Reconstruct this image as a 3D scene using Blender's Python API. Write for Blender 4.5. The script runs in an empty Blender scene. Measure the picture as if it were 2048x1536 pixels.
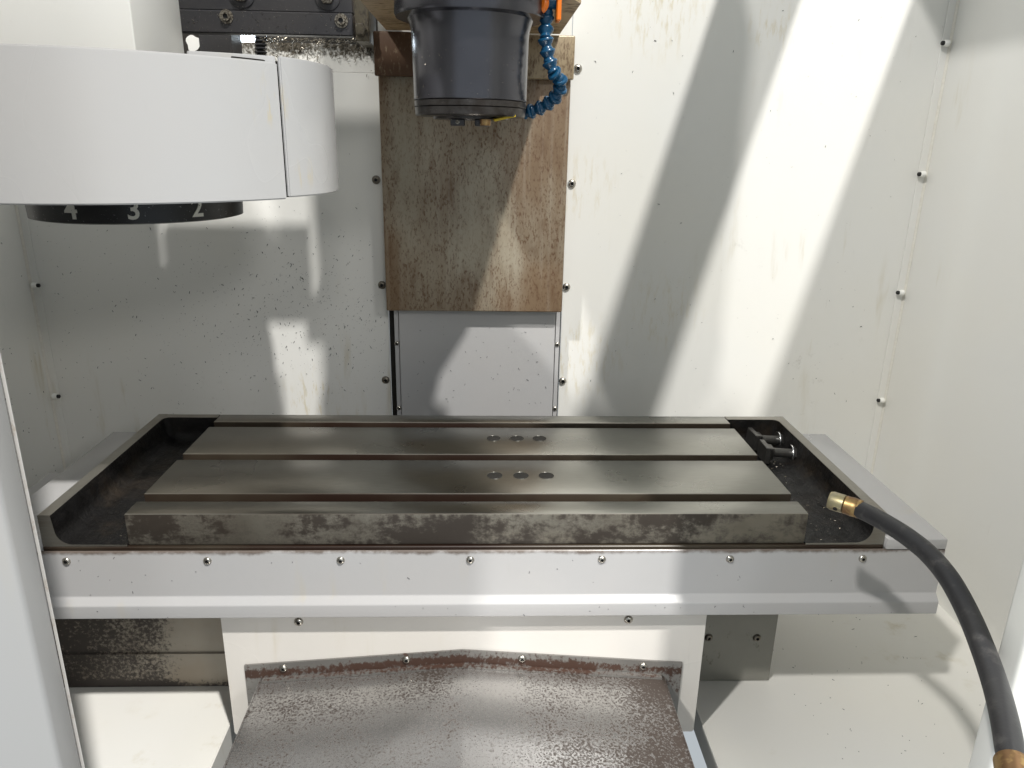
import bpy, bmesh, math, random
from mathutils import Vector, Matrix
random.seed(7)
scn = bpy.context.scene
COL = scn.collection
PI = math.pi

# ------------------------------------------------------------------ camera
cam = bpy.data.cameras.new('camera'); cam_o = bpy.data.objects.new('camera', cam); COL.objects.link(cam_o)
cam.sensor_fit = 'HORIZONTAL'; cam.sensor_width = 36; cam.lens = 1483.1 / 2048 * 36
cam.clip_start = .01; cam.clip_end = 50
PITCH, YAW, ROLL = .3150, .0402, .0181
fwd = Vector((math.sin(YAW)*math.cos(PITCH), math.cos(YAW)*math.cos(PITCH), -math.sin(PITCH)))
rgt = Vector((math.cos(YAW), -math.sin(YAW), 0)); upv = rgt.cross(fwd)
r2 = math.cos(ROLL)*rgt + math.sin(ROLL)*upv; u2 = -math.sin(ROLL)*rgt + math.cos(ROLL)*upv
mw = Matrix((r2, u2, -fwd)).transposed().to_4x4(); mw.translation = Vector((.0108, -.6804, .3620))
cam_o.matrix_world = mw
scn.camera = cam_o

# ------------------------------------------------------------------ light: shop hall ambient + four ceiling lamps
w = bpy.data.worlds.new('World'); scn.world = w; w.use_nodes = True
bg = w.node_tree.nodes['Background']; bg.inputs[0].default_value = (.87, .95, 1, 1); bg.inputs[1].default_value = .53
def lamp(name, d, power, size, color, target=(0, .2, .1), dist=9.0):
    d = Vector(d).normalized()
    l = bpy.data.lights.new(name, 'AREA'); l.shape = 'DISK'; l.size = size; l.energy = power; l.color = color
    o = bpy.data.objects.new(name, l); COL.objects.link(o)
    o.location = Vector(target) - d*dist; o.rotation_euler = d.to_track_quat('-Z', 'Y').to_euler()
    return o
lamp('ceiling_lamp_right', (-.297, .60, -1), 1010, .27, (1, .975, .93))
lamp('ceiling_lamp_left', (.63, .73, -1), 480, .32, (1, .975, .93))
lamp('ceiling_lamp_rear', (-.60, 1, -.48), 90, 1.1, (1, .98, .95))
lamp('ceiling_lamp_behind', (-.20, 1, -.52), 60, 1.2, (1, .98, .95))
scn.view_settings.view_transform = 'Standard'; scn.view_settings.look = 'None'
scn.view_settings.gamma = 1; scn.view_settings.exposure = 0; scn.view_settings.use_curve_mapping = False
scn.render.engine = 'CYCLES'
scn.cycles.max_bounces = 8

# ------------------------------------------------------------------ material helpers
class NT:
    def __init__(s, name):
        s.m = bpy.data.materials.new(name); s.m.use_nodes = True
        s.n = s.m.node_tree.nodes; s.l = s.m.node_tree.links
        s.b = s.n['Principled BSDF']; s.tc = s.n.new('ShaderNodeTexCoord'); s.co = s.tc.outputs['Object']
    def put(s, sock, v):
        if isinstance(v, bpy.types.NodeSocket): s.l.new(v, sock)
        elif isinstance(v, (tuple, list)) and len(v) == 3 and sock.type == 'RGBA': sock.default_value = (*v, 1)
        else: sock.default_value = v
    def vec(s, scale=(1, 1, 1), loc=(0, 0, 0)):
        n = s.n.new('ShaderNodeMapping'); s.l.new(s.co, n.inputs[0]); n.inputs['Scale'].default_value = scale; n.inputs['Location'].default_value = loc
        return n.outputs[0]
    def noise(s, scale, detail=4, rough=.55, stretch=(1, 1, 1), loc=(0, 0, 0), dist=0):
        n = s.n.new('ShaderNodeTexNoise'); s.l.new(s.vec(stretch, loc), n.inputs['Vector'])
        n.inputs['Scale'].default_value = scale; n.inputs['Detail'].default_value = detail; n.inputs['Roughness'].default_value = rough
        n.inputs['Distortion'].default_value = dist
        return n.outputs[0]
    def ramp(s, fac, lo, hi, a=0., b=1.):
        n = s.n.new('ShaderNodeMapRange'); n.interpolation_type = 'SMOOTHSTEP'; n.clamp = True
        s.put(n.inputs[0], fac); n.inputs[1].default_value = lo; n.inputs[2].default_value = hi; n.inputs[3].default_value = a; n.inputs[4].default_value = b
        return n.outputs[0]
    def math(s, op, a, b=0.):
        n = s.n.new('ShaderNodeMath'); n.operation = op; s.put(n.inputs[0], a); s.put(n.inputs[1], b); n.use_clamp = False
        return n.outputs[0]
    def axis(s, k):
        n = s.n.new('ShaderNodeSeparateXYZ'); s.l.new(s.co, n.inputs[0]); return n.outputs[k]
    def mix(s, fac, a, b):
        n = s.n.new('ShaderNodeMix'); n.data_type = 'RGBA'; s.put(n.inputs[0], fac); s.put(n.inputs[6], a); s.put(n.inputs[7], b)
        return n.outputs[2]
    def bump(s, h, strength=.2, dist=.001):
        n = s.n.new('ShaderNodeBump'); n.inputs['Strength'].default_value = strength; n.inputs['Distance'].default_value = dist
        s.put(n.inputs['Height'], h); s.l.new(n.outputs[0], s.b.inputs['Normal'])
    def out(s, color=None, rough=None, metal=None, spec=None, coat=None):
        if color is not None: s.put(s.b.inputs['Base Color'], color)
        if rough is not None: s.put(s.b.inputs['Roughness'], rough)
        if metal is not None: s.put(s.b.inputs['Metallic'], metal)
        if spec is not None: s.put(s.b.inputs['Specular IOR Level'], spec)
        if coat is not None: s.put(s.b.inputs['Coat Weight'], coat)
        return s.m

def paint(name, col, warm, rough=.34, stain=.5, grime=False, smear=()):
    t = NT(name)
    c = t.mix(t.ramp(t.noise(3.2, 5), .35, .7), col, tuple(x*y for x, y in zip(col, warm)))
    # run-down coolant streaks
    st = t.math('MULTIPLY', t.ramp(t.noise(26, 4, .6, (1, 1, .16)), .56, .78), t.ramp(t.noise(3.4, 3, .5, loc=(3.1, 1, 7)), .47, .68))
    c = t.mix(t.math('MULTIPLY', st, stain), c, (.50, .43, .27))
    # thumb grime
    g = t.math('MULTIPLY', t.ramp(t.noise(55, 6, .7), .58, .74), t.ramp(t.noise(5, 3, .5, loc=(9, 2, 4)), .55, .75))
    c = t.mix(t.math('MULTIPLY', g, .35*stain), c, (.22, .19, .14))
    # faint wipe scratches
    sc_ = t.math('MULTIPLY', t.ramp(t.noise(90, 3, .6, (1, 1, .12), (2, 3, 1)), .66, .76), t.ramp(t.noise(6, 3, .5, loc=(5, 7, 1)), .5, .7))
    c = t.mix(t.math('MULTIPLY', sc_, .25*stain), c, (.30, .28, .24))
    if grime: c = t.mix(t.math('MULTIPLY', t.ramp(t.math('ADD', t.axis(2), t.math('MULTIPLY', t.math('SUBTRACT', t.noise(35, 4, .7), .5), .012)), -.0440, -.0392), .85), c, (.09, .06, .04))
    for (p_, r_, a_) in smear:      # oily smears at known spots
        vd = t.n.new('ShaderNodeVectorMath'); vd.operation = 'DISTANCE'; t.l.new(t.co, vd.inputs[0]); vd.inputs[1].default_value = p_
        k_ = t.math('MULTIPLY', t.ramp(vd.outputs['Value'], r_, r_*.2), t.ramp(t.noise(110, 4, .65, (1, 1, .22)), .48, .68))
        c = t.mix(t.math('MULTIPLY', k_, a_), c, (.56, .47, .27))
    t.bump(t.noise(700, 2), .05, .0006)
    return t.out(c, t.ramp(t.noise(5, 2, .4), .2, .8, rough-.03, rough+.04), 0, .5)
M_wall = paint('cream_paint', (.765, .762, .735), (1.01, 1, .975), .33, .9, smear=[((.26, .5, .55), .09, .55), ((.43, .5, .53), .05, .45), ((.17, .5, .02), .10, .5), ((-.27, .5, -.05), .07, .6), ((.16, .5, .30), .07, .4), ((.30, .5, .10), .09, .3)])
M_grey = paint('light_grey_paint', (.44, .44, .445), (1.02, 1, .98), .24, .40)
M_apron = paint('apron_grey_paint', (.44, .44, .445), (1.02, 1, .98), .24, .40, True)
M_saddle = paint('cream_grey_paint', (.70, .68, .65), (1.02, 1, .97), .28, .5)
M_door = paint('door_grey_paint', (.37, .372, .372), (1.02, 1, .98), .3, .3)
M_drum = paint('drum_grey_paint', (.49, .492, .495), (1.02, 1, .98), .26, .5, smear=[((-.183, .032, .392), .03, .8), ((-.16, .06, .33), .02, .5)])
M_white = paint('white_paint', (.85, .845, .815), (1, 1, .97), .3, .3)
M_floor = paint('floor_paint', (.80, .79, .755), (1.01, 1, .97), .36, .6)

def steel(name, col, brown, amount, rough, metal=.85, left_dark=0):
    t = NT(name)
    c = t.mix(t.ramp(t.noise(5, 4, .5), .3, .7), col, tuple(x*.88 for x in col))
    c = t.mix(t.math('MULTIPLY', t.ramp(t.noise(4.3, 5, .62, loc=(2, 5, 1)), .42, .68), amount), c, brown)
    c = t.mix(t.ramp(t.noise(900, 2, .5, (.05, 1, 1)), .35, .75, 0, .25), c, tuple(x*1.35 for x in col))
    if left_dark: c = t.mix(t.math('MULTIPLY', t.ramp(t.math('ADD', t.axis(0), t.math('MULTIPLY', t.noise(6, 5, .6), .3)), .12, -.12), left_dark), c, brown)  # darkens the left end: brown oil plus dark reflections put into the colour
    t.bump(t.noise(1400, 2, .5, (.03, 1, 1)), .06, .0004)
    return t.out(c, t.ramp(t.noise(9, 4, .5), .3, .7, rough-.03, rough+.05), metal, .5)
M_steel = steel('ground_steel', (.325, .32, .29), (.17, .14, .105), .15, .29, 1.0, .6)
M_steel_edge = steel('machined_steel', (.33, .315, .28), (.15, .11, .08), .6, .42)
t = NT('stained_steel')          # front face of the table: grey steel with dark brown oil varnish
c = t.mix(t.ramp(t.noise(10, 5), .3, .7), (.30, .28, .235), (.21, .19, .155))
p = t.ramp(t.math('ADD', t.noise(7.5, 7, .68, (1, 1, 1.9)), t.math('MULTIPLY', t.math('SUBTRACT', t.noise(120, 4, .7), .5), .30)), .42, .57)
c = t.mix(t.math('MULTIPLY', p, .93), c, (.028, .021, .017))
M_steel_stain = t.out(c, t.ramp(p, 0, 1, .42, .36), t.ramp(p, 0, 1, .75, .1), .35)
t = NT('oiled_slot_steel')
c = t.mix(t.ramp(t.noise(2.6, 4, .6, (1, .2, .2), loc=(.7, 0, 0)), .42, .6), (.050, .040, .028), (.024, .013, .009))
c = t.mix(t.ramp(t.noise(40, 5, .7, (.3, 1, 1)), .55, .7, 0, .7), c, (.03, .016, .010))
M_slot = t.out(c, .36, .1, .35)
t = NT('black_cast_tray')
n = t.noise(190, 5, .65)
c = t.mix(t.ramp(t.noise(8, 5, .7), .5, .75), (.0055, .005, .005), (.038, .027, .017))
c = t.mix(t.ramp(t.noise(650, 2), .70, .76, 0, .5), c, (.22, .20, .18))
t.bump(n, .8, .0022)
M_tray = t.out(c, t.ramp(t.noise(60, 4), .3, .7, .36, .6), 0, .35)

def rusty(name, base, dark, sc, stretch, lo, hi, big, edge=None, rough=.5, metal=.35, mid=None, streak=0):
    t = NT(name)
    m = t.noise(big, 5, .6, loc=(1.7, .4, 2.2))
    fine = t.noise(sc, 5, .68, stretch)
    s_ = t.math('ADD', t.math('MULTIPLY', fine, .72), t.math('MULTIPLY', m, .42))
    if edge is not None: s_ = t.math('ADD', s_, edge(t))
    f = t.ramp(s_, lo, hi)
    c = t.mix(t.ramp(t.noise(5, 5, .6), .3, .7), base, mid or tuple(x*.8 for x in base))
    if streak: c = t.mix(t.ramp(t.noise(60, 3, .5, (1, 1, .05)), .5, .8, 0, streak), c, tuple(x*.6 for x in base))
    c = t.mix(f, c, dark)
    t.bump(fine, .12, .0005)
    return t.out(c, t.ramp(f, 0, 1, rough-.1, rough+.16), t.ramp(f, 0, 1, metal, .05), .5)
def e_col(t):     # more rust toward the right side, left edge and lower right corner of the plate
    x = t.axis(0); z = t.axis(2)
    a = t.ramp(x, .03, .135, 0, .11); b = t.ramp(x, -.105, -.14, 0, .16); d = t.ramp(z, .22, .11, 0, .09)
    return t.math('ADD', t.math('ADD', a, b), d)
t = NT('stained_cover_plate')
c = t.mix(t.ramp(t.noise(6, 4, .55), .3, .7), (.385, .345, .27), (.31, .265, .195))
big = t.math('ADD', t.noise(8, 5, .6, (1, 1, .4), (1.7, .4, 2.2)), e_col(t))
c = t.mix(t.ramp(big, .38, .68, 0, .92), c, (.19, .125, .072))
med = t.noise(55, 5, .6, (1, 1, .28))
c = t.mix(t.math('MULTIPLY', t.ramp(med, .48, .72), t.ramp(big, .32, .58, .35, .9)), c, (.15, .092, .052))
fine = t.noise(430, 4, .6, (1, 1, .4))
f_ = t.math('MULTIPLY', t.ramp(fine, .50, .66), t.ramp(t.math('ADD', big, t.math('MULTIPLY', t.math('SUBTRACT', med, .5), .6)), .28, .58, .25, .95))
c = t.mix(f_, c, (.12, .065, .034))
c = t.mix(t.ramp(t.noise(130, 3, .5, (1, 1, .03)), .5, .8, 0, .22), c, (.52, .48, .40))
t.bump(fine, .08, .0004)
M_col_low = t.out(c, t.ramp(f_, 0, 1, .38, .6), t.ramp(f_, 0, 1, .12, .02), .5)
def e_top(t): return t.ramp(t.axis(0), -.02, .09, .16, -.08)
M_col_top = rusty('brown_cover_plate', (.38, .305, .19), (.090, .044, .020), 260, (1, 1, .4), .46, .70, 9, e_top, .42, .12, (.33, .255, .165), .3)
M_cast = rusty('oil_stained_casting', (.50, .36, .20), (.075, .045, .025), 230, (.28, 1, 1), .56, .72, 16, None, .6, 0, (.38, .26, .14))
def e_wc(t): return t.math('ADD', t.ramp(t.axis(0), .10, .215, 0, .10), t.math('ADD', t.ramp(t.axis(1), -.03, .0, 0, .06), t.ramp(t.math('ABSOLUTE', t.math('SUBTRACT', t.axis(0), .03)), .0, .09, -.04, 0)))
M_way = rusty('speckled_galvanised_sheet', (.43, .42, .41), (.058, .045, .038), 400, (1, 1, 1), .525, .67, 8, e_wc, .30, .8, (.36, .35, .335))
def e_fl(t):      # rust keeps to the middle of the bent strip
    r_ = t.math('ADD', t.axis(2), t.math('MULTIPLY', t.math('ABSOLUTE', t.math('ADD', t.axis(0), .011)), .077))
    return t.math('SUBTRACT', t.ramp(t.math('ABSOLUTE', t.math('ADD', r_, .1785)), .001, .0085, .06, -.14), 0.)
M_flange = rusty('rust_band_sheet', (.26, .25, .235), (.062, .032, .022), 240, (1, 1, .7), .44, .58, 16, e_fl, .42, .45)
def e_lp(t): return t.math('ADD', t.ramp(t.axis(0), -.34, -.40, -.22, .06), t.ramp(t.axis(2), -.275, -.292, 0, .25))
M_leftplate = rusty('corroded_base_plate', (.33, .31, .265), (.055, .046, .040), 230, (1, 1, 1), .46, .66, 12, e_lp, .55, .1, (.27, .225, .17))
M_rplate = rusty('dirty_grey_plate', (.27, .265, .235), (.075, .055, .04), 110, (1, 1, .6), .64, .76, 16, None, .5, .2)
M_bracket = rusty('grimy_steel_bracket', (.20, .175, .13), (.035, .028, .02), 130, (1, 1, .6), .55, .68, 22, None, .45, .5)
M_ledge = rusty('grimy_painted_ledge', (.775, .765, .725), (.07, .058, .04), 200, (1, 1, .8), .50, .70, 20, lambda t: t.ramp(t.axis(2), .445, .493, -.30, .12), .4, 0, (.74, .73, .69))

t = NT('blackened_spindle_steel')
c = t.mix(t.ramp(t.noise(6, 4), .3, .7), (.13, .13, .145), (.095, .093, .105))
c = t.mix(t.ramp(t.noise(1000, 2), .73, .78, 0, .6), c, (.5, .5, .48))
M_spin = t.out(c, .21, .9, .5)
tg = t.n.new('ShaderNodeTangent'); tg.direction_type = 'RADIAL'; tg.axis = 'Z'
t.b.inputs['Anisotropic'].default_value = .75; t.l.new(tg.outputs[0], t.b.inputs['Tangent'])
t = NT('dark_ring_steel')
c = t.mix(t.ramp(t.noise(40, 5, .65), .42, .62), (.060, .055, .052), (.030, .024, .020))
c = t.mix(t.ramp(t.noise(900, 2), .70, .76, 0, .7), c, (.5, .46, .4))
M_ring = t.out(c, .32, .6, .5)
t = NT('black_oxide_steel')
c = t.mix(t.ramp(t.noise(9, 4), .3, .7), (.040, .040, .045), (.060, .057, .058))
c = t.mix(t.ramp(t.noise(620, 2), .69, .74, 0, .7), c, (.45, .42, .36))
M_black = t.out(c, .38, .5, .5)
t = NT('forged_bolt_steel')
M_bolt = t.out(t.mix(t.noise(120, 4), (.075, .072, .068), (.13, .125, .118)), .34, .7, .5)
t = NT('number_ring_black')
c = t.mix(t.ramp(t.noise(330, 4, .7), .62, .70), (.012, .012, .014), (.22, .22, .23))
M_numring = t.out(c, .35, 0, .5)
t = NT('zinc_screw'); M_screw = t.out(t.mix(t.ramp(t.noise(300, 3), .4, .65), (.60, .58, .54), (.30, .27, .22)), .27, .95, .5)
t = NT('dark_socket'); M_socket = t.out((.012, .012, .012), .6, .2, .5)
t = NT('tarnished_screw'); M_screwd = t.out(t.mix(t.ramp(t.noise(500, 3), .4, .6), (.30, .275, .23), (.09, .075, .06)), .38, .8, .5)
t = NT('bright_washer'); M_washer = t.out((.62, .62, .62), .25, 1, .5)
t = NT('brass'); M_brass = t.out(t.mix(t.ramp(t.noise(90, 4), .4, .65), (.44, .38, .22), (.36, .32, .22)), .4, .85, .5)
t = NT('copper_brass'); M_brass2 = t.out(t.mix(t.ramp(t.noise(120, 4), .42, .62), (.42, .28, .12), (.24, .14, .07)), .4, .85, .5)
t = NT('black_rubber'); t.bump(t.noise(500, 3), .15, .0006); M_rubber = t.out(t.mix(t.ramp(t.noise(60, 5, .7, (1, 1, 1)), .5, .72, 0, .6), (.022, .022, .024), (.10, .095, .09)), .42, 0, .5)
t = NT('blue_plastic'); M_blue = t.out(t.mix(t.noise(80, 4), (.004, .050, .115), (.008, .075, .160)), .25, 0, .5)
t = NT('orange_plastic'); M_orange = t.out(t.mix(t.noise(60, 3), (.90, .22, .010), (.80, .17, .008)), .35, 0, .5)
t = NT('yellow_plastic'); M_yellow = t.out(t.mix(t.noise(60, 3), (.72, .52, .02), (.55, .38, .02)), .4, 0, .5)
t = NT('digit_paint'); M_digit = t.out(t.mix(t.ramp(t.noise(300, 3), .6, .7), (.68, .67, .60), (.15, .15, .14)), .5, 0, .5)
t = NT('bellows_rubber'); M_bellows = t.out((.018, .018, .020), .45, 0, .5)
t = NT('dark_cavity'); M_dark = t.out(t.mix(t.noise(40, 4), (.012, .011, .010), (.028, .024, .019)), .7, 0, .3)
t = NT('metal_swarf'); M_chip = t.out(t.mix(t.ramp(t.noise(90, 2), .4, .6), (.42, .38, .32), (.14, .12, .09)), .32, .9, .5)
t = NT('dark_swarf'); M_chipd = t.out((.016, .016, .022), .4, .3, .5)
t = NT('glow_face'); t.out((.9, .95, 1), .3); t.b.inputs['Emission Color'].default_value = (.80, .92, 1, 1); t.b.inputs['Emission Strength'].default_value = 30; M_glow = t.m
t = NT('seam_sealant'); M_seal = t.out(t.mix(t.noise(200, 4), (.80, .78, .72), (.62, .59, .52)), .5, 0, .5)
t = NT('rusty_edge'); M_rustedge = t.out(t.mix(t.ramp(t.noise(90, 5, .7), .50, .78), (.50, .485, .46), (.30, .23, .16)), .5, 0, .5)

# ------------------------------------------------------------------ mesh helpers
def finish(bm, ang=32):
    bm.normal_update()
    for f in bm.faces: f.smooth = True
    for e in bm.edges:
        if len(e.link_faces) == 2: e.smooth = e.calc_face_angle(0) < math.radians(ang)
def to_mesh(name, bm, mats):
    finish(bm); me = bpy.data.meshes.new(name); bm.to_mesh(me); bm.free()
    for m in (mats if isinstance(mats, (list, tuple)) else [mats]): me.materials.append(m)
    return me
def link(name, me, parent=None, kind=None, label=None):
    o = bpy.data.objects.new(name, me); COL.objects.link(o)
    if parent is not None:
        o.parent = parent
        base = parent.location + (parent.parent.location if parent.parent else Vector())
        o.location = -base
    if kind: o['kind'] = kind
    if label: o['label'] = label
    return o
def obj(name, bm, mats, parent=None, kind=None, label=None):
    return link(name, to_mesh(name, bm, mats), parent, kind, label)
def thing(name, label, cat, loc=(0, 0, 0), group=None):
    o = bpy.data.objects.new(name, None); COL.objects.link(o); o.location = loc; o.empty_display_size = .02
    o['label'] = label; o['category'] = cat
    if group: o['group'] = group
    return o
def tag(o, label, cat, group=None):
    o['label'] = label; o['category'] = cat
    if group: o['group'] = group
    return o
def box(bm, x0, x1, y0, y1, z0, z1, bev=0, seg=1, mat=0):
    r = bmesh.ops.create_cube(bm, size=1)
    for v in r['verts']: v.co = Vector(((x0+x1)/2+v.co.x*(x1-x0), (y0+y1)/2+v.co.y*(y1-y0), (z0+z1)/2+v.co.z*(z1-z0)))
    fs = set(f for v in r['verts'] for f in v.link_faces)
    for f in fs: f.material_index = mat
    if bev:
        es = list(set(e for v in r['verts'] for e in v.link_edges))
        bmesh.ops.bevel(bm, geom=es, offset=bev, segments=seg, affect='EDGES', profile=.5)
    return bm
def nb(*a, **k): return box(bmesh.new(), *a, **k)
def prism(bm, pts, axis, a, b, mat=0):
    """closed 2-D outline swept along an axis; pts are the two other coordinates in x,y,z order"""
    def P(p, t): return {'x': (t, p[0], p[1]), 'y': (p[0], t, p[1]), 'z': (p[0], p[1], t)}[axis]
    A = [bm.verts.new(P(p, a)) for p in pts]; B = [bm.verts.new(P(p, b)) for p in pts]; n = len(pts)
    fs = [bm.faces.new(A), bm.faces.new(B[::-1])]
    for i in range(n): fs.append(bm.faces.new((A[i], B[i], B[(i+1) % n], A[(i+1) % n])))
    for f in fs: f.material_index = mat
    bmesh.ops.recalc_face_normals(bm, faces=fs)
    return bm
def lathe(bm, prof, seg=32, mtx=None, mat=0, cap=True, mats=None):
    """prof: (r, h) along local +Z"""
    mtx = mtx or Matrix(); rings = []
    for r, h in prof:
        if r < 1e-6: rings.append([bm.verts.new(mtx @ Vector((0, 0, h)))])
        else: rings.append([bm.verts.new(mtx @ Vector((r*math.cos(2*PI*i/seg), r*math.sin(2*PI*i/seg), h))) for i in range(seg)])
    fs = []
    for k, (a, b) in enumerate(zip(rings, rings[1:])):
        mi = mats[k] if mats else mat
        for i in range(seg):
            j = (i+1) % seg
            if len(a) == 1 and len(b) == 1: continue
            if len(a) == 1: f = bm.faces.new((a[0], b[j], b[i]))
            elif len(b) == 1: f = bm.faces.new((a[i], a[j], b[0]))
            else: f = bm.faces.new((a[i], a[j], b[j], b[i]))
            f.material_index = mi; fs.append(f)
    if cap:
        for r in (rings[0], rings[-1]):
            if len(r) > 1: f = bm.faces.new(r); f.material_index = mat; fs.append(f)
    bmesh.ops.recalc_face_normals(bm, faces=fs)
    return bm
def frame(p, d):
    q = Vector(d).normalized().to_track_quat('Z', 'Y'); m = q.to_matrix().to_4x4(); m.translation = Vector(p); return m
def catmull(pts, n=6):
    P = [Vector(p) for p in pts]; P = [2*P[0]-P[1]] + P + [2*P[-1]-P[-2]]; out = []
    for i in range(1, len(P)-2):
        for k in range(n):
            t = k/n; a, b, c, d = P[i-1:i+3]
            out.append(.5*((2*b)+(c-a)*t+(2*a-5*b+4*c-d)*t*t+(3*b-a-3*c+d)*t**3))
    out.append(P[-2]); return out
def tube(bm, pts, r, seg=20, mat=0):
    pts = [Vector(p) for p in pts]; rings = []; up = Vector((0, 0, 1))
    for i, p in enumerate(pts):
        d = (pts[min(i+1, len(pts)-1)]-pts[max(i-1, 0)]).normalized()
        s = d.cross(up).normalized(); u = s.cross(d); rr = r[i] if isinstance(r, list) else r
        rings.append([bm.verts.new(p+rr*(math.cos(2*PI*k/seg)*s+math.sin(2*PI*k/seg)*u)) for k in range(seg)])
    fs = [bm.faces.new(rings[0]), bm.faces.new(rings[-1])]
    for a, b in zip(rings, rings[1:]):
        for k in range(seg): fs.append(bm.faces.new((a[k], a[(k+1) % seg], b[(k+1) % seg], b[k])))
    for f in fs: f.material_index = mat
    bmesh.ops.recalc_face_normals(bm, faces=fs)
    return bm

# screw: domed button head with a hex socket, axis +Z, unit head radius
def screw_mesh(name, mat):
    bm = bmesh.new()
    lathe(bm, [(0, .14), (.36, .14), (.38, .58), (.60, .55), (.86, .34), (1.0, .08), (1.0, 0)], 18, mats=[1, 1, 0, 0, 0, 0, 0], cap=False)
    return to_mesh(name, bm, [mat, M_socket])
ME_screw = screw_mesh('screw', M_screw); ME_screwd = screw_mesh('screw_dark', M_screwd)
def screw(parent, p, r, d=(0, -1, 0), me=None, name='screw'):
    o = link(name, me or ME_screw, parent)
    o.location += Vector(p); o.rotation_euler = Vector(d).to_track_quat('Z', 'Y').to_euler()
    o.rotation_euler.rotate_axis('Z', random.uniform(0, 6)); o.scale = (r, r, r)
    return o

# ================================================================== THE SETTING: enclosure
YW = .5; XW = .70; ZF = -.291; ZT = .87
# back wall panels on either side of the column
bl = obj('wall_back_left', nb(-XW, -.143, YW, YW+.003, ZF, .455, .0006), M_wall, kind='structure')
obj('ledge', nb(-.365, -.143, YW, YW+.006, .4551, .493, .0004), M_ledge, bl)
obj('upper_corner', nb(-XW, -.345, YW, YW+.003, .455, ZT), M_wall, bl)
br = obj('wall_back_right', nb(.137, XW, YW, YW+.003, ZF, ZT, .0006), M_wall, kind='structure')
for x, z in ((-.155, .304), (-.152, .142), (-.152, -.017)): screw(bl, (x, YW, z), .0066, me=ME_screwd)
for x, z in ((.147, .467), (.145, .303), (.143, .142), (.143, -.017)): screw(br, (x, YW, z), .0066)
# side walls with a bolted corner flange and a bead of sealant
for s, nm in ((-1, 'left'), (1, 'right')):
    o = obj('wall_side_'+nm, nb(*sorted((s*XW, s*(XW+.003))), -.30, YW, ZF, ZT), M_wall, kind='structure')
    bm = bmesh.new(); box(bm, *sorted((s*.686, s*(XW-.0003))), YW-.002, YW-.0002, ZF, ZT, .0004)
    obj('corner_flange', bm, M_wall, o)
    obj('sealant_bead', prism(bmesh.new(), [(s*(XW-.0002), YW-.0050), (s*(XW-.0016), YW-.0036), (s*(XW-.0034), YW-.0022), (s*(XW-.0002), YW-.0022)], 'z', ZF+.001, ZT), M_seal, o)
    zs = (.512, .326, .140, -.046) if s > 0 else (.326, .137, -.046)
    for z in zs:
        bm = bmesh.new(); m = frame((s*.6945, YW-.008, z), (-s, 0, 0))
        lathe(bm, [(0, .0015), (.0048, .0015), (.0050, .004), (.0043, .0075), (.003, .0083)], 16, m, cap=False)
        n_ = obj('cap_nut', bm, M_white, o)
        bm = bmesh.new(); lathe(bm, [(.0031, .0075), (.0031, .0115), (.0025, .0123), (0, .0123)], 12, m, cap=False)
        obj('bolt_end', bm, M_socket, n_)
# floor trays on both sides of the way opening
fr = obj('floor_right', nb(.274, XW, -.30, YW, ZF-.002, ZF), M_floor, kind='structure')
obj('upstand', nb(.272, .274, -.30, .092, ZF-.032, ZF+.0005, .0004), M_floor, fr)
fl = obj('floor_left', nb(-XW, -.285, -.30, YW, ZF-.002, ZF), M_floor, kind='structure')
obj('upstand', nb(-.285, -.283, -.30, .092, ZF-.032, ZF+.0005, .0004), M_floor, fl)
obj('well_dark_floor', nb(-.283, .272, -.30, YW, ZF-.12, ZF-.116), M_dark, kind='structure')  # dark colour stands in for the shade down in the well
# open roof: cross rail that stripes the back wall with shade
obj('roof_rail', nb(.427, .537, -.30, YW+.003, ZT-.03, ZT+.01, .003), M_white, kind='structure')

# ================================================================== corroded and grey base covers
lp = thing('base_cover', 'dark corroded speckled steel plate below the table apron, beside the foreground door', 'cover plate', (-.43, .1, ZF))
bm = bmesh.new(); prism(bm, [(.096, ZF+.0005), (.099, ZF+.0005), (.099, -.2415), (.096, -.2425)], 'x', -.60, -.2875)
obj('lower_sheet', bm, M_leftplate, lp)
obj('upper_sheet', nb(-.60, -.2885, .0985, .1015, -.2413, -.12), M_leftplate, lp)
rp = thing('base_cover', 'grey dirty steel plate with two dark screws below the right of the apron', 'cover plate', (.33, .1, ZF))
obj('sheet', nb(.2885, .3795, .096, .45, ZF+.0005, -.12, .0008), M_rplate, rp)
screw(rp, (.2945, .096, -.224), .0052, me=ME_screwd); screw(rp, (.356, .096, -.225), .0052, me=ME_screwd)

# ================================================================== column covers
cc = thing('column_cover', 'rust stained telescopic steel cover on the machine column behind the spindle', 'way cover', (-.004, .46, -.1))
obj('base_panel', nb(-.1245, .1250, .475, .482, -.28, .14, .0012), M_grey, cc, label='clean light grey painted lower panel')
for s, x in ((-1, -.1255), (1, .1262)):
    x0, x1 = sorted((x, x+s*.0065)); side = obj('side_rail', nb(x0, x1, .478, .494, -.28, .13, .0005), M_grey, cc)
    for z in (.052, -.0585): screw(cc, (x+s*.0033, .478, z), .0040)
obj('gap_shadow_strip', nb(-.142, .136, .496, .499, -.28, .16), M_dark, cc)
def sheet(x0, x1, yf, z0, z1, lip):
    bm = bmesh.new(); box(bm, x0, x1, yf, yf+.012, z0, z1, .0022, 3); box(bm, x0+.004, x1-.004, yf+.0125, yf+lip, z0+.004, z1); return bm
obj('lower_plate', sheet(-.1405, .1325, .455, .110, .47, .03), M_col_low, cc, label='tan steel plate with brown rust speckle')
obj('upper_plate', sheet(-.1435, .1350, .440, .447, .504, .02), M_col_top, cc, label='dark brown stained upper plate')
hb = obj('column_side', nb(-.141, .1335, .475, .497, .505, .87), M_white, cc)

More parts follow.
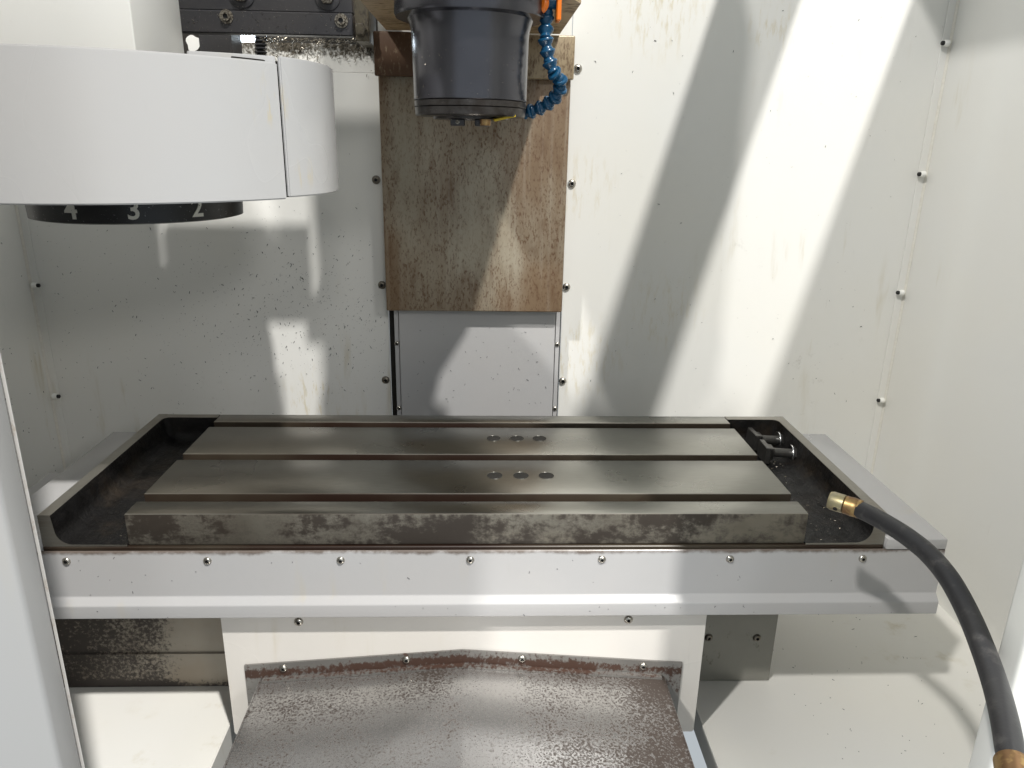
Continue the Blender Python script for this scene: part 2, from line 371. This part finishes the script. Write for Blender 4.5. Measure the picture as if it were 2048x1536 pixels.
# ================================================================== spindle head
SX, SY = -.005, .17
sh = thing('spindle_head', 'dark blackened steel spindle nose hanging from an oil stained casting', 'spindle', (SX, SY, .386))
out = [(-.125, .4385), (-.125, .207), (-.076, .203), (-.072, .14), (-.05, .092), (.04, .092), (.082, .135), (.113, .20), (.113, .4385)]
bm = bmesh.new(); prism(bm, out, 'z', .505, .53); obj('head_casting', bm, M_cast, sh, label='tan underside with dark oil marks')
bm = bmesh.new(); prism(bm, [(-.074, .437), (-.074, .21), (-.045, .094), (.04, .094), (.081, .137), (.111, .20), (.111, .437)], 'z', .5305, .95)
obj('unseen_head_block', bm, M_white, sh)
T = Matrix.Translation((SX, SY, 0))
bm = bmesh.new(); lathe(bm, [(.0, .5049), (.078, .5049), (.0785, .486), (.0770, .4825), (.068, .4815)], 96, T); obj('flange', bm, M_spin, sh)
bm = bmesh.new(); lathe(bm, [(.0650, .4814), (.0632, .4765), (.0618, .471), (.0611, .464), (.0609, .455), (.0599, .4035), (.0592, .4028)], 96, T); obj('housing', bm, M_spin, sh)
bm = bmesh.new(); lathe(bm, [(.0575, .4027), (.0596, .4021), (.0596, .3968), (.0590, .3963), (.0575, .3962)], 96, T); obj('seal_ring', bm, M_ring, sh)
bm = bmesh.new(); lathe(bm, [(.0575, .3961), (.0592, .3956), (.0588, .3885), (.0578, .3872), (.0400, .3868), (.0398, .3845), (.0260, .3843), (.0220, .3925), (.0, .3925)], 96, T, cap=False); obj('nose_ring', bm, M_ring, sh)
for x in (-.0178, .0075):
    o = obj('drive_key', nb(x-.0075, x+.0075, SY-.032, SY-.012, .3775, .3842, .0008), M_black, sh)
    b2 = bmesh.new(); lathe(b2, [(0, .0002), (.0022, .0002), (.0022, -.003), (0, -.003)], 12, frame((x, SY-.0321, .3812), (0, -1, 0))); obj('key_bolt', b2, M_screwd, o)
bm = bmesh.new(); lathe(bm, [(.0, .378), (.0055, .378), (.0058, .384), (.0, .384)], 20, Matrix.Translation((.011, SY-.038, 0))); obj('locating_pin', bm, M_brass2, sh)
yt = obj('plastic_strip', bmesh.new(), M_yellow)
bm = bmesh.new(); m = frame((0, 0, 0), (0, 0, 1)); box(bm, -.0115, .0115, -.004, .004, -.0012, .0012, .0004)
for v in bm.verts: v.co.z += .0018*(v.co.x/.0115)**2
bm.to_mesh(yt.data); bm.free(); yt.location = (.031, .137, .3845); yt.rotation_euler = (.1, -math.radians(13), .15)
tag(yt, 'thin yellow plastic strip under the spindle nose', 'plastic strip')

# ================================================================== blue segmented coolant hose with orange valve
ch = thing('coolant_hose', 'blue segmented plastic coolant hose with orange valve beside the spindle', 'hose', (.073, .16, .50))
path = [(.0732, .16, .4861), (.0730, .16, .4781), (.0724, .155, .4662), (.0732, .155, .4582), (.0755, .155, .4502), (.0768, .155, .4440), (.0791, .155, .4374), (.0835, .155, .4302),
        (.0894, .16, .4263), (.0912, .165, .4203), (.0887, .17, .4131), (.0851, .175, .4073), (.0802, .18, .4034), (.0725, .185, .3989), (.0624, .19, .3953), (.0545, .195, .3922)]
cp = catmull(path, 10)
L = [0]
for a, b in zip(cp, cp[1:]): L.append(L[-1]+(b-a).length)
def at_len(s):
    for i in range(len(L)-1):
        if L[i+1] >= s: t_ = (s-L[i])/(L[i+1]-L[i]+1e-9); return cp[i].lerp(cp[i+1], t_), (cp[i+1]-cp[i]).normalized()
    return cp[-1], (cp[-1]-cp[-2]).normalized()
bm = bmesh.new(); lathe(bm, [(.0058, -.0012), (.0076, -.0006), (.0083, .0006), (.0083, .0018), (.0076, .0026), (.0068, .0046), (.0052, .0066), (.0050, .0078), (.0060, .0094), (.0062, .0108), (.0050, .0122)], 28)
ME_link = to_mesh('hose_link', bm, M_blue)
nl = 12; step = L[-1]/nl
for i in range(nl):
    p, d = at_len(i*step+.001); q, _ = at_len(min((i+1)*step+.001, L[-1])); d = (q-p).normalized()
    # open cup faces back along the run, ball sits in the next cup
    o = link('hose_link', ME_link, ch); o.location += p; o.rotation_euler = d.to_track_quat('Z', 'Y').to_euler(); o.scale = (1.0, 1.0, .93)
vb = bmesh.new(); lathe(vb, [(.0058, .484), (.0070, .488), (.0062, .4915), (.0072, .4945), (.0085, .4955), (.0088, .512), (.0070, .5125)], 28, Matrix.Translation((.0733, .16, 0))); obj('valve_body', vb, M_blue, ch)
vb = bmesh.new(); lathe(vb, [(.0068, 0), (.0072, .0015), (.0070, .018), (.0055, .0185)], 24, frame((.0640, .152, .4985), (1, .25, 0))); obj('valve_barrel', vb, M_blue, ch)
vb = bmesh.new(); lathe(vb, [(.0, 0), (.0082, .0), (.0096, .0012), (.0096, .0062), (.0082, .0075), (0, .0075)], 28, frame((.0668, .1475, .4945), (-.55, -.8, .1))); obj('valve_knob', vb, M_orange, ch)
vb = nb(.0822, .0872, .146, .163, .4800, .512, .0012); obj('valve_lever', vb, M_orange, ch)

# ================================================================== tool changer
TX, TY, TR = -.368, .17, .235
tc = thing('tool_changer', 'light grey tool changer drum cover with black numbered ring underneath', 'tool changer', (TX, TY, .278))
def arc_wall(a0, a1, r0, r1, z0, z1, n, cx=TX, cy=TY):
    pts = []
    for i in range(n+1):
        a = math.radians(a0+(a1-a0)*i/n); pts.append((cx+r1*math.sin(a), cy-r1*math.cos(a)))
    for i in range(n, -1, -1):
        a = math.radians(a0+(a1-a0)*i/n); pts.append((cx+r0*math.sin(a), cy-r0*math.cos(a)))
    return pts
def ring_wall(outer, inner, z0, z1, bev=.0012):
    """open strip of wall from two parallel polylines"""
    bm = bmesh.new(); n = len(outer); Q = []
    for o_, i_ in zip(outer, inner):
        Q.append([bm.verts.new((o_[0], o_[1], z0)), bm.verts.new((o_[0], o_[1], z1)), bm.verts.new((i_[0], i_[1], z1)), bm.verts.new((i_[0], i_[1], z0))])
    for a, b in zip(Q, Q[1:]):
        for k in range(4): bm.faces.new((a[k], a[(k+1) % 4], b[(k+1) % 4], b[k]))
    bm.faces.new(Q[0]); bm.faces.new(Q[-1])
    bmesh.ops.recalc_face_normals(bm, faces=bm.faces)
    es = [e for e in bm.edges if len(e.link_faces) == 2 and e.calc_face_angle(0) > 1]
    bmesh.ops.bevel(bm, geom=es, offset=bev, segments=2, affect='EDGES')
    return bm
def pol(a, r, cx=TX, cy=TY): a = math.radians(a); return (cx+r*math.sin(a), cy-r*math.cos(a))
A = [-78+i*2 for i in range(68)]                       # -78 .. 56 degrees
bm = ring_wall([pol(a, TR) for a in A], [pol(a, TR-.004) for a in A], .308, .4255); obj('front_cover', bm, M_drum, tc)
# end cap: tighter curve that continues the drum and wraps to the back
e0 = pol(56.6, TR+.0015); rc = .158; dx, dy = math.sin(math.radians(56.6)), -math.cos(math.radians(56.6)); ccx, ccy = e0[0]-rc*dx, e0[1]-rc*dy
B = [56.2+i*2.5 for i in range(30)]
bm = ring_wall([pol(a, rc, ccx, ccy) for a in B], [pol(a, rc-.004, ccx, ccy) for a in B], .3095, .4310); obj('end_cap', bm, M_drum, tc)
lidp = [pol(a, TR-.013) for a in range(-78, 40, 3)] + [pol(a, rc-.006, ccx, ccy) for a in range(80, 128, 4)]
lidp += [(TX-.15, TY+.20)]
bm = bmesh.new(); prism(bm, lidp, 'z', .396, .401); obj('top_plate', bm, M_dark, tc)
# cap return flange that runs back behind the cover rim
C1 = [pol(56.4-i*2.2, TR-.004-i*.0035) for i in range(9)]; C1i = [pol(56.4-i*2.2, TR-.007-i*.0035) for i in range(9)]
bm = ring_wall(C1, C1i, .418, .4310, .0006); obj('return_flange', bm, M_drum, tc)
bm = ring_wall([pol(a, TR-.0075) for a in range(46, 66, 2)], [pol(a, TR-.0095) for a in range(46, 66, 2)], .309, .4275, .0004); obj('joint_dark_strip', bm, M_dark, tc)  # added dark strip, its colour stands in for shade in the joint
bm = bmesh.new(); lathe(bm, [(.0, .2795), (.100, .2785), (.1065, .2800), (.1075, .3060), (.106, .33), (.0, .33)], 96, Matrix.Translation((TX, TY, 0)), cap=False)
rg = obj('number_ring', bm, M_numring, tc)
bm = bmesh.new(); lathe(bm, [(0, .331), (.188, .331), (.188, .395), (0, .395)], 64, Matrix.Translation((TX, TY, 0)), cap=False); obj('carousel', bm, M_dark, tc)  # unseen disc added so lamp light does not pass through the hollow drum
def digit(ch_, ang, z, h):
    cu = bpy.data.curves.new('digit', 'FONT'); cu.body = ch_; cu.align_x = 'CENTER'; cu.size = 1; cu.resolution_u = 4; cu.offset = .018
    o = bpy.data.objects.new('tmp', cu); COL.objects.link(o); bpy.context.view_layer.update()
    me = bpy.data.meshes.new_from_object(o.evaluated_get(bpy.context.evaluated_depsgraph_get())); bpy.data.objects.remove(o)
    bm = bmesh.new(); bm.from_mesh(me); bpy.data.meshes.remove(me)
    bmesh.ops.triangulate(bm, faces=bm.faces); k = h/.70
    for v in bm.verts:
        a = math.radians(ang)+v.co.x*k/.1075; zz = z+v.co.y*k; r = .1065+.001*(zz-.28)/.026+.0009
        v.co = Vector((TX+r*math.sin(a), TY-r*math.cos(a), zz))
    g = bmesh.ops.extrude_face_region(bm, geom=bm.faces[:])
    for v in [x for x in g['geom'] if isinstance(x, bmesh.types.BMVert)]:
        dd = Vector((v.co.x-TX, v.co.y-TY, 0)).normalized(); v.co -= dd*.0012
    bmesh.ops.recalc_face_normals(bm, faces=bm.faces)
    d_ = obj('numeral', bm, M_digit, rg, label='cream painted numeral '+ch_)
    # child of the ring, keep world placement
    d_.location = (0, 0, 0)
    d_.matrix_parent_inverse = Matrix.Translation(-(Vector(tc.location)+Vector(rg.location)))
for ch_, a in (('4', -10.5), ('3', 20.5), ('2', 53)): digit(ch_, a, .2845, .0185)
# carriage housing above the drum and its slide arm
bm = nb(-.56, -.302, .055, .172, .4015, .80, .002, 2); obj('upper_housing', bm, M_white, tc, label='cream white housing above the drum')

# ================================================================== slide mechanism at the top left
ms = thing('slide_plate', 'black steel slide plate with socket screws and bolts, littered with chips', 'slide plate', (-.24, .25, .473))
obj('mounting_plate', nb(-.345, -.1387, .250, .263, .4970, .60, .001), M_black, ms)
obj('clamp_bar', nb(-.345, -.1387, .2466, .264, .4732, .4967, .0012), M_black, ms)
def capscrew(p, r, parent):
    b_ = bmesh.new(); m = frame(p, (0, -1, 0))
    lathe(b_, [(0, .0028), (r*.5, .0028), (r*.52, r*.95), (r*.9, r*.95), (r, r*.8), (r, 0)], 20, m, mats=[1, 1, 0, 0, 0, 0], cap=False)
    o = obj('socket_screw', b_, [M_screwd, M_socket], parent)
    b_ = bmesh.new(); lathe(b_, [(r*.9, .0002), (r*1.45, .0002), (r*1.45, .0012), (r*.9, .0012), (r*.9, .0002)], 20, m, cap=False); obj('washer', b_, M_screwd, o)
capscrew((-.279, .2466, .4901), .0052, ms); capscrew((-.1515, .2466, .4888), .0052, ms)
for x in (-.2613, -.1662):
    b_ = bmesh.new(); m = frame((x, .250, .5130), (0, -1, 0)); lathe(b_, [(.005, 0), (.0140, 0), (.0140, .0015), (.0131, .0020), (.005, .0020), (.005, 0)], 32, m, cap=False); o = obj('washer', b_, M_black, ms)
    b_ = bmesh.new(); lathe(b_, [(0, .0080), (.0068, .0080), (.0083, .0072), (.0083, .0020)], 6, m, cap=False); obj('hex_bolt', b_, M_screwd, o)
br_ = thing('guide_bracket', 'grimy steel bracket with hex bolt beside the brown column plate', 'bracket', (-.155, .43, .48))
obj('plate', nb(-.1655, -.1465, .424, .496, .4885, .60, .001), M_bracket, br_)
b_ = bmesh.new(); lathe(b_, [(0, .006), (.0072, .006), (.0088, .005), (.0088, 0)], 6, frame((-.1575, .424, .5025), (0, -1, 0)), cap=False); o = obj('hex_bolt', b_, M_bracket, br_)
blk = obj('slide_block', nb(-.3745, -.331, .424, .47, .40, .520, .0015), M_black); tag(blk, 'black upright slide block behind the drum cover rim', 'slide block')
bw = bmesh.new(); prof = []
for i in range(9): prof += [(.0075, i*.005), (.0105, i*.005+.0025)]
lathe(bw, prof, 24, frame((-.327, .505, .455), (.0, .0, 1))); 
bel = obj('bellows', bw, M_bellows); bel.location = (.0135, 0, .012); tag(bel, 'small black ribbed rubber bellows in the gap under the slide plate', 'bellows')
rb = obj('rear_panel', nb(-.312, -.14, .53, .535, .40, .62), M_dark); tag(rb, 'dark grimy panel in the opening above the left wall ledge', 'panel')
lm = thing('gap_glow', 'added glowing panel for the white light in the gap beside the slide block', 'glow panel', (-.38, .60, .46))
obj('glow_back', nb(-.46, -.313, .605, .64, .43, .56, .003), M_dark, lm); obj('lens', nb(-.455, -.318, .600, .6048, .435, .555), M_glow, lm)  # glowing panel added to fill the gap and hole with white light
# plate round the small hole that lets the light through
b_ = bmesh.new(); O = [(-.47, .40), (-.376, .40), (-.376, .494), (-.47, .494)]
hc = (-.3935, .4850); hr = .0105
V = []
for i in range(24):
    a = 2*PI*i/24; r_ = hr*(1+.12*math.sin(3*a+1)+.06*math.sin(5*a)); dx_, dz_ = math.cos(a), math.sin(a)
    t_ = min((.47+hc[0])/-dx_ if dx_ < 0 else (-.3755-hc[0])/dx_ if dx_ > 0 else 9, (.40-hc[1])/dz_ if dz_ < 0 else (.4940-hc[1])/dz_ if dz_ > 1e-9 else 9) if False else None
    ex = -.50 if dx_ < 0 else -.3752; ez = .40 if dz_ < 0 else .515
    ta = (ex-hc[0])/dx_ if abs(dx_) > 1e-9 else 9; tb = (ez-hc[1])/dz_ if abs(dz_) > 1e-9 else 9; t_ = min(ta, tb)
    r_ = min(r_, t_*.96)
    V.append((b_.verts.new((hc[0]+r_*dx_, .455, hc[1]+r_*dz_)), b_.verts.new((hc[0]+t_*dx_, .455, hc[1]+t_*dz_)), b_.verts.new((hc[0]+r_*dx_, .458, hc[1]+r_*dz_))))
for i in range(24):
    a, b = V[i], V[(i+1) % 24]; b_.faces.new((a[0], a[1], b[1], b[0])); b_.faces.new((a[2], a[0], b[0], b[2]))
hp = obj('notched_plate', b_, M_dark); tag(hp, 'dark plate with a ragged hole full of white light', 'plate')

# ================================================================== machine table
tb = thing('machine_table', 'ground steel machine table with three slots and black end trays', 'table', (0, .144, -.05))
YR = [(0, .029), (.0458, .136), (.152, .2425), (.2595, .2885)]
for i, (y0, y1) in enumerate(YR):
    bm = nb(-.35, .35, y0, y1, -.0352, 0, .0017, 2)
    bm.normal_update()
    for f in bm.faces:
        n_ = f.normal
        if abs(n_.y) > .7: f.material_index = 2 if (i == 0 and n_.y < 0) else 1
        elif abs(n_.x) > .7: f.material_index = 3
        elif abs(n_.y) > .3: f.material_index = 3
    obj('table_rib', bm, [M_steel, M_slot, M_steel_stain, M_steel_edge], tb)
for y0, y1 in ((.0292, .0456), (.1362, .1518), (.2427, .2593)):
    obj('slot_floor', nb(-.349, .349, y0, y1, -.0352, -.020, 0), M_slot, tb)
obj('base_slab', nb(-.434, .434, -.003, .2885, -.050, -.0356, .0008), M_slot, tb)
for s in (-1, 1):
    def X(x): return s*x
    pr = [(.3503, -.0354), (.3503, -.0335), (.404, -.0330)]
    for k in range(1, 8):
        a = PI/2*k/7; pr.append((.404+.016*math.sin(a), -.017-.016*math.cos(a)))
    pr += [(.4215, -.0006), (.4221, 0), (.4334, 0), (.434, -.0006), (.434, -.0354)]
    bm = bmesh.new(); prism(bm, [(X(a), b) for a, b in pr], 'y', -.0018, .2885)
    bm.normal_update()
    for f in bm.faces:
        c_ = f.calc_center_median()
        f.material_index = 1 if (f.normal.z > .5 and c_.z > -.002) or abs(f.normal.y) > .9 or (f.normal.x*s > .5 and c_.x*s > .43) else 0
    tr = obj('end_tray', bm, [M_tray, M_steel_edge], tb)
    # rear wall of the tray with a coved inner corner
    cv = [(.3503, .276)]
    for k in range(8):
        a = PI/2*k/7; cv.append((.4130+.008*math.sin(a), .2680+.008*math.cos(a)))
    cv += [(.4222, .2675), (.4222, .2880), (.3503, .2880)]
    bm = bmesh.new(); prism(bm, [(X(a), b) for a, b in cv], 'z', -.034, -.0002)
    bm.normal_update()
    for f in bm.faces:
        if f.normal.z > .8: f.material_index = 1
    obj('rear_wall', bm, [M_tray, M_steel_edge], tr)
    cvz = [(.2765, -.0335)]
    for k in range(8):
        a = PI/2*k/7; cvz.append((.262+.0142*math.sin(a), -.0195-.0142*math.cos(a)))
    cvz = [(.262, -.0337)] + cvz[1:] + [(.2775, -.0195), (.2775, -.0337)]
    bm = bmesh.new(); prism(bm, cvz, 'x', *sorted((X(.351), X(.409)))); obj('cove', bm, M_tray, tr)
t = NT('dark_plug'); M_plug = t.out(t.mix(t.noise(300, 3), (.028, .027, .025), (.042, .040, .037)), .9, 0, 0)
for y in (.204, .092):
    for x in (.024, .054, .083):
        bm = bmesh.new(); lathe(bm, [(0, .0004), (.0080, .0004), (.0088, .0002), (.0088, -.002)], 32, Matrix.Translation((x, y, 0)), cap=False); pl = obj('plug', bm, M_plug, tb)
        bm = bmesh.new(); lathe(bm, [(.0087, .0001), (.0089, .0003), (.0093, .0003), (.0094, .0001)], 32, Matrix.Translation((x, y, 0)), cap=False); obj('rim', bm, M_washer if False else M_steel, pl)

# ================================================================== table apron
ap = thing('table_apron', 'light grey sheet metal apron below the table with seven screws', 'apron', (0, 0, -.115))
def sheet_profile(prof, th, x0, x1):
    bm = bmesh.new(); P = [Vector(p) for p in prof]; N = []
    for i in range(len(P)):
        d = (P[min(i+1, len(P)-1)]-P[max(i-1, 0)]).normalized(); N.append(Vector((-d.y, d.x)))
    back = [p-n*th for p, n in zip(P, N)]
    return prism(bm, [tuple(p) for p in P]+[tuple(p) for p in back[::-1]], 'x', x0, x1)
def rnd(pts, r, n=4):
    out_ = [Vector(pts[0])]
    for a, b, c_ in zip(pts, pts[1:], pts[2:]):
        a, b, c_ = Vector(a), Vector(b), Vector(c_); p0 = b+(a-b).normalized()*r; p1 = b+(c_-b).normalized()*r
        for k in range(n+1): t_ = k/n; out_.append((1-t_)**2*p0+2*t_*(1-t_)*b+t_*t_*p1)
    out_.append(Vector(pts[-1])); return out_
pf = rnd([(-.0045, -.0388), (-.0062, -.0402), (-.0062, -.0915), (-.0135, -.0985), (-.0135, -.1135), (-.0030, -.1135)], .0012)
bm = sheet_profile(pf, -.0013, -.4995, .4995); fp = obj('front_panel', bm, M_apron, ap)
for x in (-.417, -.270, -.135, -.002, .135, .270, .418): screw(ap, (x*.985 if abs(x) > .4 else x, -.0062, -.0495), .0043)
for s in (-1, 1):
    obj('side_shelf', nb(*sorted((s*.4345, s*.4990)), -.0075, .2885, -.0382, -.0262, .0010, 2), M_grey, ap)
    obj('side_panel', nb(*sorted((s*.4955, s*.4975)), -.0035, .2885, -.1130, -.0386), M_grey, ap)
obj('side_tab', nb(-.540, -.4995, .125, .20, -.05, -.0465, .001), M_grey, ap)

# ================================================================== saddle and its front panel, front way cover
sd = thing('saddle', 'light grey notched front panel of the saddle below the table apron', 'saddle', (-.006, .02, -.28))
pan = [(-.268, -.114), (-.268, -.2765), (-.266, -.279), (-.2375, -.279), (-.2375, -.114)]
bm = bmesh.new()
prism(bm, [(-.268, -.1165), (-.268, -.2765), (-.2665, -.2795), (-.236, -.2795), (-.236, -.205), (-.011, -.185), (.223, -.205), (.223, -.2835), (.2545, -.2835), (.256, -.281), (.256, -.1165)], 'y', .004, .007)
obj('front_panel', bm, M_saddle, sd)
obj('saddle_body', nb(-.262, .25, .03, .27, -.28, -.052), M_dark, sd)
for x in (-.186, .170): screw(sd, (x, .004, -.1305), .0050)
wc = thing('way_cover', 'speckled rusty galvanised roof shaped way cover in front of the saddle', 'way cover', (-.01, -.15, -.28))
# U shaped flange plate
fo = [(-.248, -.275), (-.248, -.1845), (-.011, -.1670), (.234, -.1860), (.234, -.275), (.2135, -.275), (.2135, -.203), (-.011, -.185), (-.2315, -.203), (-.2315, -.275)]
bm = bmesh.new(); prism(bm, fo, 'y', .0015, .0035); obj('rear_flange', bm, M_flange, wc)
for x, z in ((-.206, -.1885), (-.072, -.1785), (.055, -.1785), (.190, -.1898)): screw(wc, (x, .0015, z), .0046)
rp_ = rnd([(-.2310, -.2035), (-.0110, -.1858), (.2130, -.2040)], .006, 6)
bm = bmesh.new(); prism(bm, [tuple(p) for p in rp_]+[(p.x, p.y-.0018) for p in rp_[::-1]], 'y', -.27, .001); obj('roof_sheet', bm, M_way, wc)
for s, x, z in ((-1, -.2312, -.2040), (1, .2132, -.2045)):
    obj('side_skirt', nb(*sorted((x, x+s*.0015)), -.27, .001, -.285, z+.001), M_way, wc)
b_ = bmesh.new(); prism(b_, [(-.229, -.2030), (-.011, -.1856), (.211, -.2035), (.211, -.2005), (-.011, -.1826), (-.229, -.2000)], 'y', -.0045, .0010); obj('bend_strip', b_, M_flange, wc)

# ================================================================== T bolts lying in the right tray
def tbolt(lbl, y, x0, z, rz):
    o = thing('t_bolt', lbl, 'bolt', (x0, y, -.0335), 'T bolts in the right tray')
    bm = nb(-.0035, .0035, -.0155, .0155, -.011, .011, .0007); box(bm, .0036, .0105, -.008, .008, -.008, .008, .0007)
    parts = [('t_head', bm, M_bolt)]
    bm = bmesh.new(); X_ = frame((0, 0, 0), (1, 0, 0)); lathe(bm, [(.0060, .0100), (.0060, .0415)], 20, X_); parts.append(('shank', bm, M_bolt))
    bm = bmesh.new(); lathe(bm, [(.0062, .0340), (.0112, .0340), (.0115, .0345), (.0115, .0362), (.0112, .0367), (.0062, .0367)], 28, X_); parts.append(('washer', bm, M_washer))
    bm = bmesh.new(); lathe(bm, [(.0060, .0369), (.0106, .0372), (.0106, .0462), (.0095, .0478), (0, .0478)], 6, X_, cap=False); parts.append(('hex_head', bm, M_bolt))
    for n_, b_, m_ in parts:
        p = link(n_, to_mesh(n_, b_, m_), o); p.location = (0, 0, z+.0335); p.rotation_euler = (0, math.radians(3), rz)
    return o
tbolt('black T bolt with washer, the rear of two in the right tray', .252, .3805, -.0195, .03)
tbolt('black T bolt with washer, the front of two in the right tray', .2085, .3805, -.0195, -.04)

# ================================================================== black hose with brass nozzle
hs = thing('wash_hose', 'thick black rubber hose with brass nozzle arching over the right tray', 'hose', (.30, -.37, .04))
hp_ = [(.332, -.111, .066), (.339, -.127, .067), (.345, -.148, .068), (.350, -.169, .068), (.354, -.191, .066), (.354, -.218, .062), (.351, -.247, .054), (.341, -.280, .050), (.329, -.312, .047), (.314, -.342, .048), (.303, -.363, .047), (.2985, -.372, .0462)]
obj('rubber_tube', tube(bmesh.new(), catmull(hp_, 8), .0075, 28), M_rubber, hs)
a = Vector((.316, -.100, .0670)); b = Vector((.336, -.117, .0664)); d = (a-b).normalized(); m = frame(b, d); Ln = (a-b).length
bm = bmesh.new(); lathe(bm, [(.0074, -.001), (.0082, 0), (.0083, .002), (.0079, .003), (.0083, .004), (.0084, .007), (.0080, .0105), (.0082, .0125), (.0074, .0132)], 32, m); obj('ferrule', bm, M_brass2, hs)
bm = bmesh.new(); lathe(bm, [(.0070, .0133), (.0082, .0138), (.0083, .0235), (.0074, .0260), (.0050, .0262), (.0048, .020), (0, .020)], 32, m, cap=False); nz = obj('nozzle', bm, M_brass, hs)
side = (d.cross(Vector((0, 0, 1)))).normalized()*-1
pc = b+d*.0185+(Vector((-.35, -.75, -.35))-d*Vector((-.35, -.75, -.35)).dot(d)).normalized()*.0081
bm = bmesh.new(); lathe(bm, [(0, .0004), (.0019, .0004), (.0021, -.001)], 14, frame(pc, pc-(b+d*.0185)), cap=False); obj('cross_hole', bm, M_socket, nz)
e1 = Vector(hp_[-1]); e0_ = Vector(hp_[-2]); d2 = (e1-e0_).normalized()
bm = bmesh.new(); lathe(bm, [(.0082, -.002), (.0092, -.001), (.0094, .012), (.0088, .02), (.0104, .021), (.0104, .034), (0, .034)], 32, frame(e1, d2), cap=False); obj('end_fitting', bm, M_brass2, hs)

# ================================================================== front door edge and right post
dr = thing('sliding_door', 'white sliding door edge with rust line in the left foreground', 'door', (-.45, -.29, -.4))
obj('door_leaf', nb(-.80, -.2545, -.302, -.280, -.42, .98, .0035, 3), M_door, dr)
obj('edge_strip', nb(-.256, -.2540, -.2797, -.2790, -.42, .98, .0002), M_rustedge, dr)
po = thing('front_post', 'white front post at the right edge beside the black hose', 'post', (.5, -.29, -.4))
obj('post_sheet', nb(.3510, .72, -.300, -.280, -.42, .95, .003, 3), M_white, po)

# ================================================================== swarf
def flake(bm, p, ln, wd, ang, nrm, curl=0):
    n_ = Vector(nrm).normalized(); u = n_.orthogonal().normalized(); v_ = n_.cross(u); d_ = math.cos(ang)*u+math.sin(ang)*v_; s_ = n_.cross(d_); p = Vector(p)
    k = 5 if curl else 2; prev = None
    for i in range(k):
        t_ = i/(k-1)-.5; c_ = p+d_*ln*t_+n_*(curl*(.25-t_*t_)*4*ln+.0003)+s_*(curl*ln*t_*t_*1.4)
        w_ = wd*(1-abs(t_)*1.1); a_, b2_, e_ = bm.verts.new(c_-s_*w_), bm.verts.new(c_+s_*w_), bm.verts.new(c_+n_*wd*.9)
        if prev:
            for q in range(3): bm.faces.new((prev[q], prev[(q+1) % 3], (a_, b2_, e_)[(q+1) % 3], (a_, b2_, e_)[q]))
        prev = (a_, b2_, e_)
R_ = random.Random(3)
bm = bmesh.new()
for i in range(1500):     # dark specks on the back wall, thickest right of the drum shadow
    if i < 760: x, z = R_.gauss(-.27, .11), R_.gauss(.09, .06)
    elif i < 1320: x, z = R_.uniform(-.68, -.16), R_.gauss(.10, .15)
    else: x, z = R_.uniform(.15, .685), R_.uniform(-.25, .56)
    if (-.69 < x < -.147 and -.27 < z < .45) or (.15 < x < .69 and -.28 < z < .57):
        k = R_.random()**5
        flake(bm, (x, YW, z), .0008+.0030*k, .00036+.0006*k, R_.gauss(.6, .9), (0, -1, 0))
for i in range(60):
    flake(bm, (R_.uniform(-.115, .115), .475, R_.uniform(-.06, .09)), .0012+.004*R_.random()**4, .0005, R_.uniform(0, 3), (0, -1, 0))
for i in range(140):
    flake(bm, (-XW, R_.uniform(.2, .49), R_.uniform(-.2, .3)), .0015+.003*R_.random()**3, .0006, R_.uniform(0, 3), (1, 0, 0))
for i in range(60):
    flake(bm, (R_.uniform(.40, .68), R_.uniform(-.1, .24), ZF), .0012+.004*R_.random()**5, .0005, R_.uniform(0, 3), (0, 0, 1))
for i in range(45):
    z = R_.choice((R_.uniform(-.112, -.1), R_.uniform(-.09, -.045))); flake(bm, (R_.uniform(-.4, .48), -.0062 if z > -.0915 else -.0135, z), .0008+.0025*R_.random()**4, .00045, R_.uniform(0, 3), (0, -1, 0))
o = obj('swarf_specks', bm, M_chipd, kind='stuff'); o['label'] = 'fine dark metal specks stuck to the painted panels'; o['category'] = 'swarf'
bm = bmesh.new()
for i in range(460):      # bright curls piled on the ledge and hanging over it
    x = R_.uniform(-.31, -.145); r_ = R_.random()
    if r_ < .55: p, n_ = (x, R_.uniform(.485, .506), .4935+abs(R_.gauss(0, .003))), (R_.gauss(0, .5), R_.gauss(-.3, .5), 1)
    elif r_ < .85: p, n_ = (x, .4985, .4935-abs(R_.gauss(0, .014))), (R_.gauss(0, .2), -1, R_.gauss(0, .2))
    else: p, n_ = (R_.uniform(-.34, -.14), .2463, R_.uniform(.474, .496)), (0, -1, 0)
    big = R_.random()**3
    if r_ >= .85: flake(bm, p, .0012+.0015*big, .0004, R_.uniform(0, 6.3), n_)
    else: flake(bm, p, .0025+.010*big, .0004+.0004*big, R_.uniform(0, 6.3), n_, R_.uniform(.05, .35))
for i in range(80):      # scattered in the trays
    s = R_.choice((-1, 1, 1)); x = s*R_.uniform(.355, .408); flake(bm, (x, R_.uniform(.0, .265), -.0332), .0014+.005*R_.random()**4, .0003, R_.uniform(0, 6.3), (0, 0, 1), R_.uniform(0.02, .3))
for i in range(36):
    a = R_.uniform(-70, 70); x, y = pol(a, .0622, SX, SY); z = R_.uniform(.405, .45); flake(bm, (SX+(.0604)*math.sin(math.radians(a)), SY-.0604*math.cos(math.radians(a)), z), .001, .0004, R_.uniform(0, 3), (math.sin(math.radians(a)), -math.cos(math.radians(a)), 0))
o = obj('swarf_curls', bm, M_chip, kind='stuff'); o['label'] = 'bright curled metal chips on the ledge and in the trays'; o['category'] = 'swarf'
